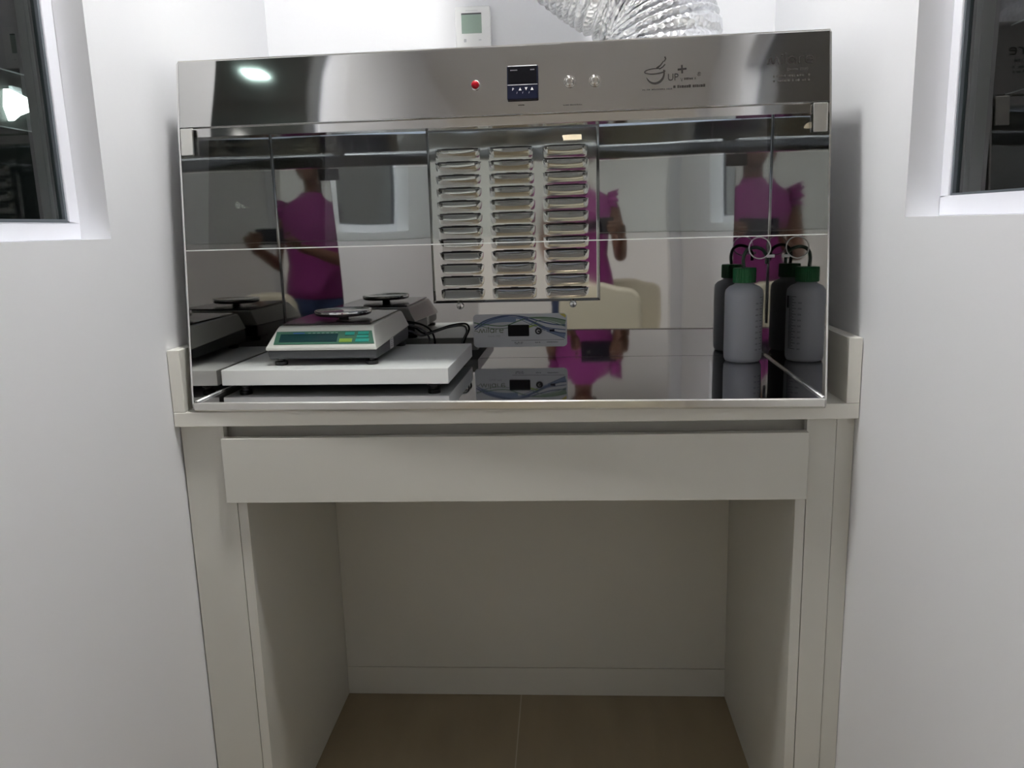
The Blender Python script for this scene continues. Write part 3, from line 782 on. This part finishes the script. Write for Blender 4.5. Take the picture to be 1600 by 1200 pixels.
# ------------------------------------------------------------------ person taking the picture (seen in the steel)
def skin(name, nodes, edges, mats, parent=None, sub=2, smooth=True, root=0):
    """nodes: list of (co, rx, ry); one continuous skinned surface"""
    me = bpy.data.meshes.new('sk'); me.from_pydata([n[0] for n in nodes], edges, [])
    o = bpy.data.objects.new('sk', me); C.objects.link(o)
    md = o.modifiers.new('s', 'SKIN'); md.branch_smoothing = .6
    o.modifiers.new('u', 'SUBSURF').levels = sub
    sv = me.skin_vertices[0].data if me.skin_vertices else None
    if sv is None:
        bpy.context.view_layer.objects.active = o
        sv = me.skin_vertices.new().data if hasattr(me.skin_vertices, 'new') else o.data.skin_vertices[0].data
    for v, n in zip(sv, nodes): v.radius = (n[1], n[2] if len(n) > 2 else n[1])
    sv[root].use_root = True
    dg = bpy.context.evaluated_depsgraph_get(); ev = bpy.data.meshes.new_from_object(o.evaluated_get(dg))
    bpy.data.objects.remove(o); bpy.data.meshes.remove(me)
    ev.name = name
    for mm in (mats if isinstance(mats, list) else [mats]): ev.materials.append(mm)
    for p in ev.polygons: p.use_smooth = smooth
    r = bpy.data.objects.new(name, ev); C.objects.link(r)
    if parent: r.parent = parent
    return r
SKIN = mat('brown_skin', (.20, .095, .06), .5); PINK = mat('magenta_blouse', (.27, .035, .20), .8)
DENIM = mat('dark_blue_denim', (.025, .045, .12), .85); HAIR = mat('dark_hair', (.012, .009, .008), .5)
SHOE = mat('black_shoe', (.02, .02, .02), .5)
PX, PY = .055, -1.80
PB = Vector((PX, PY, 0))
man = empty('person', (PX, PY, 0), 0, 'person in sleeveless pink blouse and jeans holding a phone, mirrored in the steel', 'person')
def cf(u, v, w_): return CAM_M.to_translation() + RR*u + UU*v + fwd*w_ - PB
wr, wl = cf(.155, -.085, -.075), cf(-.075, -.090, -.075)
def loft(bm, rings, n=40, caps=(True, True)):
    R_ = []
    for z, cx, cy, rx, ry in rings:
        R_.append([bm.verts.new((cx+rx*math.copysign(abs(math.cos(2*math.pi*i/n))**.9, math.cos(2*math.pi*i/n)), cy+ry*math.sin(2*math.pi*i/n), z)) for i in range(n)])
    for a, b in zip(R_, R_[1:]):
        for i in range(n): bm.faces.new((a[i], a[(i+1) % n], b[(i+1) % n], b[i]))
    if caps[0]: bm.faces.new(R_[0][::-1])
    if caps[1]: bm.faces.new(R_[-1])
    return bm
nodes = [((0, 0, .93), .10, .080), ((0, .005, 1.04), .09, .070), ((0, .01, 1.19), .10, .080), ((0, 0, 1.31), .09, .062), ((0, -.005, 1.365), .055, .050),
         ((0, .005, 1.42), .045), ((0, .02, 1.47), .045), ((0, .02, 1.53), .045), ((0, .02, 1.58), .045), ((0, .02, 1.62), .035, .045)]
edges = [(i, i+1) for i in range(9)]
def add(parent, chain):
    for n in chain:
        nodes.append(n); edges.append((parent, len(nodes)-1)); parent = len(nodes)-1
for s, wv in ((1, wr), (-1, wl)):
    eb = Vector((.195*s, .03, 1.045)); mid = (eb+wv)/2
    add(3, [((.105*s, -.005, 1.335), .045), ((.155*s, -.005, 1.305), .043), ((.180*s, .005, 1.18), .038), (tuple(eb), .033), (tuple(mid), .031), (tuple(wv), .021, .024)])
for s in (1, -1):
    add(0, [((.075*s, 0, .83), .080), ((.085*s, .01, .65), .068), ((.09*s, .02, .48), .050), ((.092*s, .0, .30), .046), ((.095*s, -.01, .10), .032), ((.10*s, .03, .05), .032), ((.105*s, .12, .035), .026)])
body = skin('body', nodes, edges, SKIN, man)
# hands: palm and five separate fingers on each side of the phone
bmh = bmesh.new(); bmh.from_mesh(body.data)
# skull, jaw and trunk, later fused with the limbs into one surface
loft(bmh, [(1.452, 0, .060, .018, .022), (1.462, 0, .052, .036, .042), (1.482, 0, .040, .052, .060), (1.51, 0, .030, .062, .076), (1.545, 0, .020, .070, .090), (1.585, 0, .012, .074, .097), (1.62, 0, .006, .070, .094), (1.645, 0, .002, .056, .076), (1.660, 0, 0, .030, .042)])
loft(bmh, [(1.44, 0, -.002, .044, .046), (1.47, 0, .004, .045, .048), (1.50, 0, .006, .046, .05)])
loft(bmh, [(.84, 0, 0, .10, .08), (.90, 0, 0, .145, .100), (.98, 0, 0, .128, .090), (1.06, 0, .003, .112, .084), (1.16, 0, .008, .124, .094), (1.25, 0, .008, .132, .098), (1.31, 0, 0, .140, .080), (1.345, 0, -.004, .120, .060), (1.37, 0, -.006, .075, .050), (1.40, 0, -.006, .048, .046), (1.45, 0, -.002, .044, .045)])
loft(bmh, [(1.535, 0, .104, .012, .010), (1.542, 0, .110, .014, .014), (1.552, 0, .108, .012, .014), (1.575, 0, .104, .007, .008), (1.59, 0, .100, .005, .005)], n=16)
for s_ in (1, -1):
    b_ = bmesh.new(); bmesh.ops.create_uvsphere(b_, u_segments=16, v_segments=10, radius=.022); bmesh.ops.scale(b_, verts=b_.verts, vec=(.35, .6, 1.2)); merge(bmh, b_, Matrix.Translation((.074*s_, .008, 1.555)))
def addskin(ns, es):
    o_ = skin('tmp', ns, es, SKIN, None, sub=2); b_ = bmesh.new(); b_.from_mesh(o_.data); me_ = o_.data
    bpy.data.objects.remove(o_); bpy.data.meshes.remove(me_); merge(bmh, b_)
def chain(pts, r0, r1):
    n = len(pts); addskin([(tuple(cf(*p)), r0+(r1-r0)*i/(n-1)) for i, p in enumerate(pts)], [(i, i+1) for i in range(n-1)])
addskin([(tuple(cf(.155, -.085, -.075)), .021, .024), (tuple(cf(.150, -.055, -.050)), .026, .017), (tuple(cf(.146, -.025, -.030)), .030, .014), (tuple(cf(.143, -.012, -.020)), .026, .010)], [(0, 1), (1, 2), (2, 3)])
for v, L_ in ((-.050, .030), (-.034, .038), (-.018, .042), (.000, .036)):
    chain([(.145, v+.004, -.026), (.138, v, -.004), (.128, v, .005), (.128-L_*.6, v, .006), (.126-L_, v, .005)], .0085, .0062)
chain([(.148, -.050, -.045), (.130, -.042, -.032), (.112, -.030, -.026), (.098, -.022, -.023)], .010, .0072)
addskin([(tuple(cf(-.075, -.090, -.075)), .021, .024), (tuple(cf(-.070, -.065, -.050)), .026, .017), (tuple(cf(-.064, -.040, -.030)), .028, .014), (tuple(cf(-.060, -.030, -.020)), .024, .010)], [(0, 1), (1, 2), (2, 3)])
for v, L_, z_ in ((-.066, .020, 0), (-.051, .026, 0), (-.036, .026, 0), (-.010, .018, 0)):
    chain([(-.062, v+.002, -.026), (-.054, v, -.004), (-.044, v, .005), (-.043-L_*.4, v, .006), (-.043-L_*.75, v, .005)], .0082, .0060)
chain([(-.066, -.060, -.045), (-.050, -.048, -.032), (-.034, -.040, -.026), (-.018, -.034, -.023)], .010, .0072)
bmh.to_mesh(body.data); bmh.free()
md = body.modifiers.new('fuse', 'REMESH'); md.mode = 'VOXEL'; md.voxel_size = .0042; md.use_smooth_shade = True
md = body.modifiers.new('soft', 'SMOOTH'); md.factor = .5; md.iterations = 3
for p in body.data.polygons: p.use_smooth = True
# face
for s in (1, -1):
    e_ = bmesh.new(); bmesh.ops.create_uvsphere(e_, u_segments=16, v_segments=10, radius=.012); bmesh.ops.scale(e_, verts=e_.verts, vec=(1.15, .6, .55)); bmesh.ops.translate(e_, verts=e_.verts, vec=(.030*s, .1005, 1.578))
    ey = build('eye', e_, mat('eye_white', (.6, .58, .55), .2), man, smooth=True)
    e_ = bmesh.new(); bmesh.ops.create_uvsphere(e_, u_segments=12, v_segments=8, radius=.0048); bmesh.ops.translate(e_, verts=e_.verts, vec=(.030*s, .1045, 1.578)); build('iris', e_, HAIR, ey, smooth=True)
    e_ = B(); tube(e_, [(.014*s, .105, 1.594), (.030*s, .1035, 1.598), (.047*s, .092, 1.594)], .0022, 6); build('eyebrow', e_, HAIR, man, smooth=True)
bm = B(); bmesh.ops.create_uvsphere(bm, u_segments=16, v_segments=8, radius=.022); bmesh.ops.scale(bm, verts=bm.verts, vec=(1, .4, .3)); bmesh.ops.translate(bm, verts=bm.verts, vec=(0, .098, 1.512)); build('mouth', bm, mat('lips', (.22, .06, .06), .4), man, smooth=True)
# hair: cap over the skull, tail behind
bm = B(); loft(bm, [(1.50, 0, -.045, .062, .045), (1.53, 0, -.030, .076, .072), (1.57, 0, -.018, .081, .088), (1.605, 0, -.008, .081, .098), (1.635, 0, -.002, .073, .095), (1.658, 0, 0, .055, .072), (1.672, 0, 0, .026, .036)])
tube(bm, catmull([(0, -.09, 1.60), (0, -.135, 1.585), (0, -.145, 1.50), (0, -.125, 1.38)], 6), .024, 10)
build('hair', bm, HAIR, man, smooth=True)
# blouse with shoulder ruffles
bm = B(); loft(bm, [(.905, 0, 0, .162, .118), (.97, 0, 0, .152, .110), (1.06, 0, .003, .130, .100), (1.16, 0, .010, .138, .110), (1.24, 0, .012, .147, .116), (1.295, 0, .006, .156, .102), (1.335, 0, -.002, .150, .080), (1.362, 0, -.004, .115, .068), (1.385, 0, -.004, .070, .060), (1.405, 0, -.004, .058, .056)], caps=(False, False))
blouse = build('blouse', bm, PINK, man, smooth=True); md = blouse.modifiers.new('t', 'SOLIDIFY'); md.thickness = .003
for s in (1, -1):
    bm = B(); n = 40; r0 = []; r1 = []
    for i in range(n+1):
        a = math.radians(-25+230*i/n); w_ = .007*math.sin(11*a)
        r0.append(bm.verts.new((.130*s, -.003+.055*math.cos(a), 1.318+.050*math.sin(a))))
        r1.append(bm.verts.new(((.182+w_)*s, -.003+(.070+w_)*math.cos(a), 1.316+(.064+w_)*math.sin(a))))
    for i in range(n): bm.faces.new((r0[i], r0[i+1], r1[i+1], r1[i]))
    rf_ = build('ruffle', bm, PINK, blouse, smooth=True); md = rf_.modifiers.new('t', 'SOLIDIFY'); md.thickness = .003
bm = B(); loft(bm, [(.985, 0, 0, .140, .104), (.94, 0, 0, .152, .112), (.88, 0, -.004, .166, .122), (.82, 0, -.004, .168, .118), (.785, 0, -.002, .150, .098), (.77, 0, 0, .10, .06)])
for s in (1, -1):
    loft(bm, [(.86, .080*s, 0, .082, .100), (.76, .082*s, 0, .084, .098), (.62, .085*s, .008, .072, .082), (.49, .088*s, .016, .058, .064), (.34, .090*s, .002, .056, .062), (.20, .092*s, -.006, .052, .058), (.07, .095*s, -.008, .052, .060)])
build('jeans', bm, DENIM, man, smooth=True)
for s in (1, -1):
    bm = B(); prism(bm, [(-.055, .0), (.165, .0), (.168, .02), (.13, .045), (.04, .085), (-.05, .08)], 'x', .1*s-.042, .1*s+.042)
    build('shoe', bm, SHOE, man, bevel=.012, seg=3)
# phone
ph = empty('smartphone', CAM_M.to_translation()+RR*.042-UU*.018-fwd*.0085, 0, 'dark smartphone held sideways in both hands, mirrored in the steel back', 'phone')
PM = Matrix(((RR.x, UU.x, fwd.x, 0), (RR.y, UU.y, fwd.y, 0), (RR.z, UU.z, fwd.z, 0), (0, 0, 0, 1)))
bm = B(); box(bm, (-.077, -.0375, -.0042), (.077, .0375, .0042)); bmesh.ops.transform(bm, matrix=PM, verts=bm.verts)
build('body', bm, mat('phone_back', (.02, .02, .03), .25), ph, bevel=.003, seg=3)
bm = B(); box(bm, (-.073, -.034, -.0046), (.073, .034, -.0043)); bmesh.ops.transform(bm, matrix=PM, verts=bm.verts); build('screen', bm, BLACK, ph)
bm = B(); b = bmesh.new(); lathe(b, [(.006, .0043), (.006, .0050), (.0045, .0052)], n=20); merge(bm, b, PM @ Matrix.Translation((-.042, .018-.016, 0))); build('lens', bm, WELD, ph)

# ------------------------------------------------------------------ cream chairs
CREAM = mat('cream_leatherette', (.66, .62, .50), .45)
def chair(x, y, rz, label, h=.972, wd=.175):
    e = empty('office_chair', (x, y, 0), rz, label, 'chair', None)
    bm = B()
    top = [(-wd, h-.05), (-wd*.9, h-.015), (-wd*.55, h-.006), (-wd*.2, h), (wd*.1, h-.002), (wd*.45, h-.018), (wd*.85, h-.026), (wd, h-.055)]
    pts = [(-wd*.9, h-.42), (wd*.9, h-.42)] + [(wd*1.02, h-.25)] + top[::-1] + [(-wd*1.02, h-.25)]
    prism(bm, pts, 'y', -.245, -.185); build('backrest', bm, CREAM, e, bevel=.018, seg=4)
    build('seat', bx((-.23, -.20, .43), (.23, .24, .50)), CREAM, e, bevel=.025, seg=4)
    bm = B(); tube(bm, catmull([(0, -.05, .42), (0, -.22, .42), (0, -.262, .47), (0, -.262, h-.35), (0, -.25, h-.28)], 6), .013, 10); build('back_support', bm, WELD, e, smooth=True)
    bm = B(); lathe(bm, [(.028, .10), (.028, .28), (.018, .285), (.018, .43)], n=20); build('gas_column', bm, WELD, e)
    for k in range(5):
        a = 2*math.pi*k/5+.3
        bm = B(); tube(bm, [(0, 0, .11), (.27*math.cos(a), .27*math.sin(a), .075)], .016, 8); lg = build('base_arm', bm, WELD, e, smooth=True)
        bm = B(); b = bmesh.new(); lathe(b, [(.022, -.02), (.026, -.016), (.026, .016), (.022, .02)], n=16, axis='x'); merge(bm, b, Matrix.Translation((.275*math.cos(a), .275*math.sin(a), .0265)) @ Matrix.Rotation(a+math.pi/2, 4, 'Z')); build('caster', bm, BLACK, lg)
    return e
chair(.150, -.955, 0, 'cream office chair with wavy backrest, mirrored directly under the louvred panel')
chair(.32, -2.85, .1, 'cream office chair farther back, its top edge mirrored right of the nearer one', h=.86)
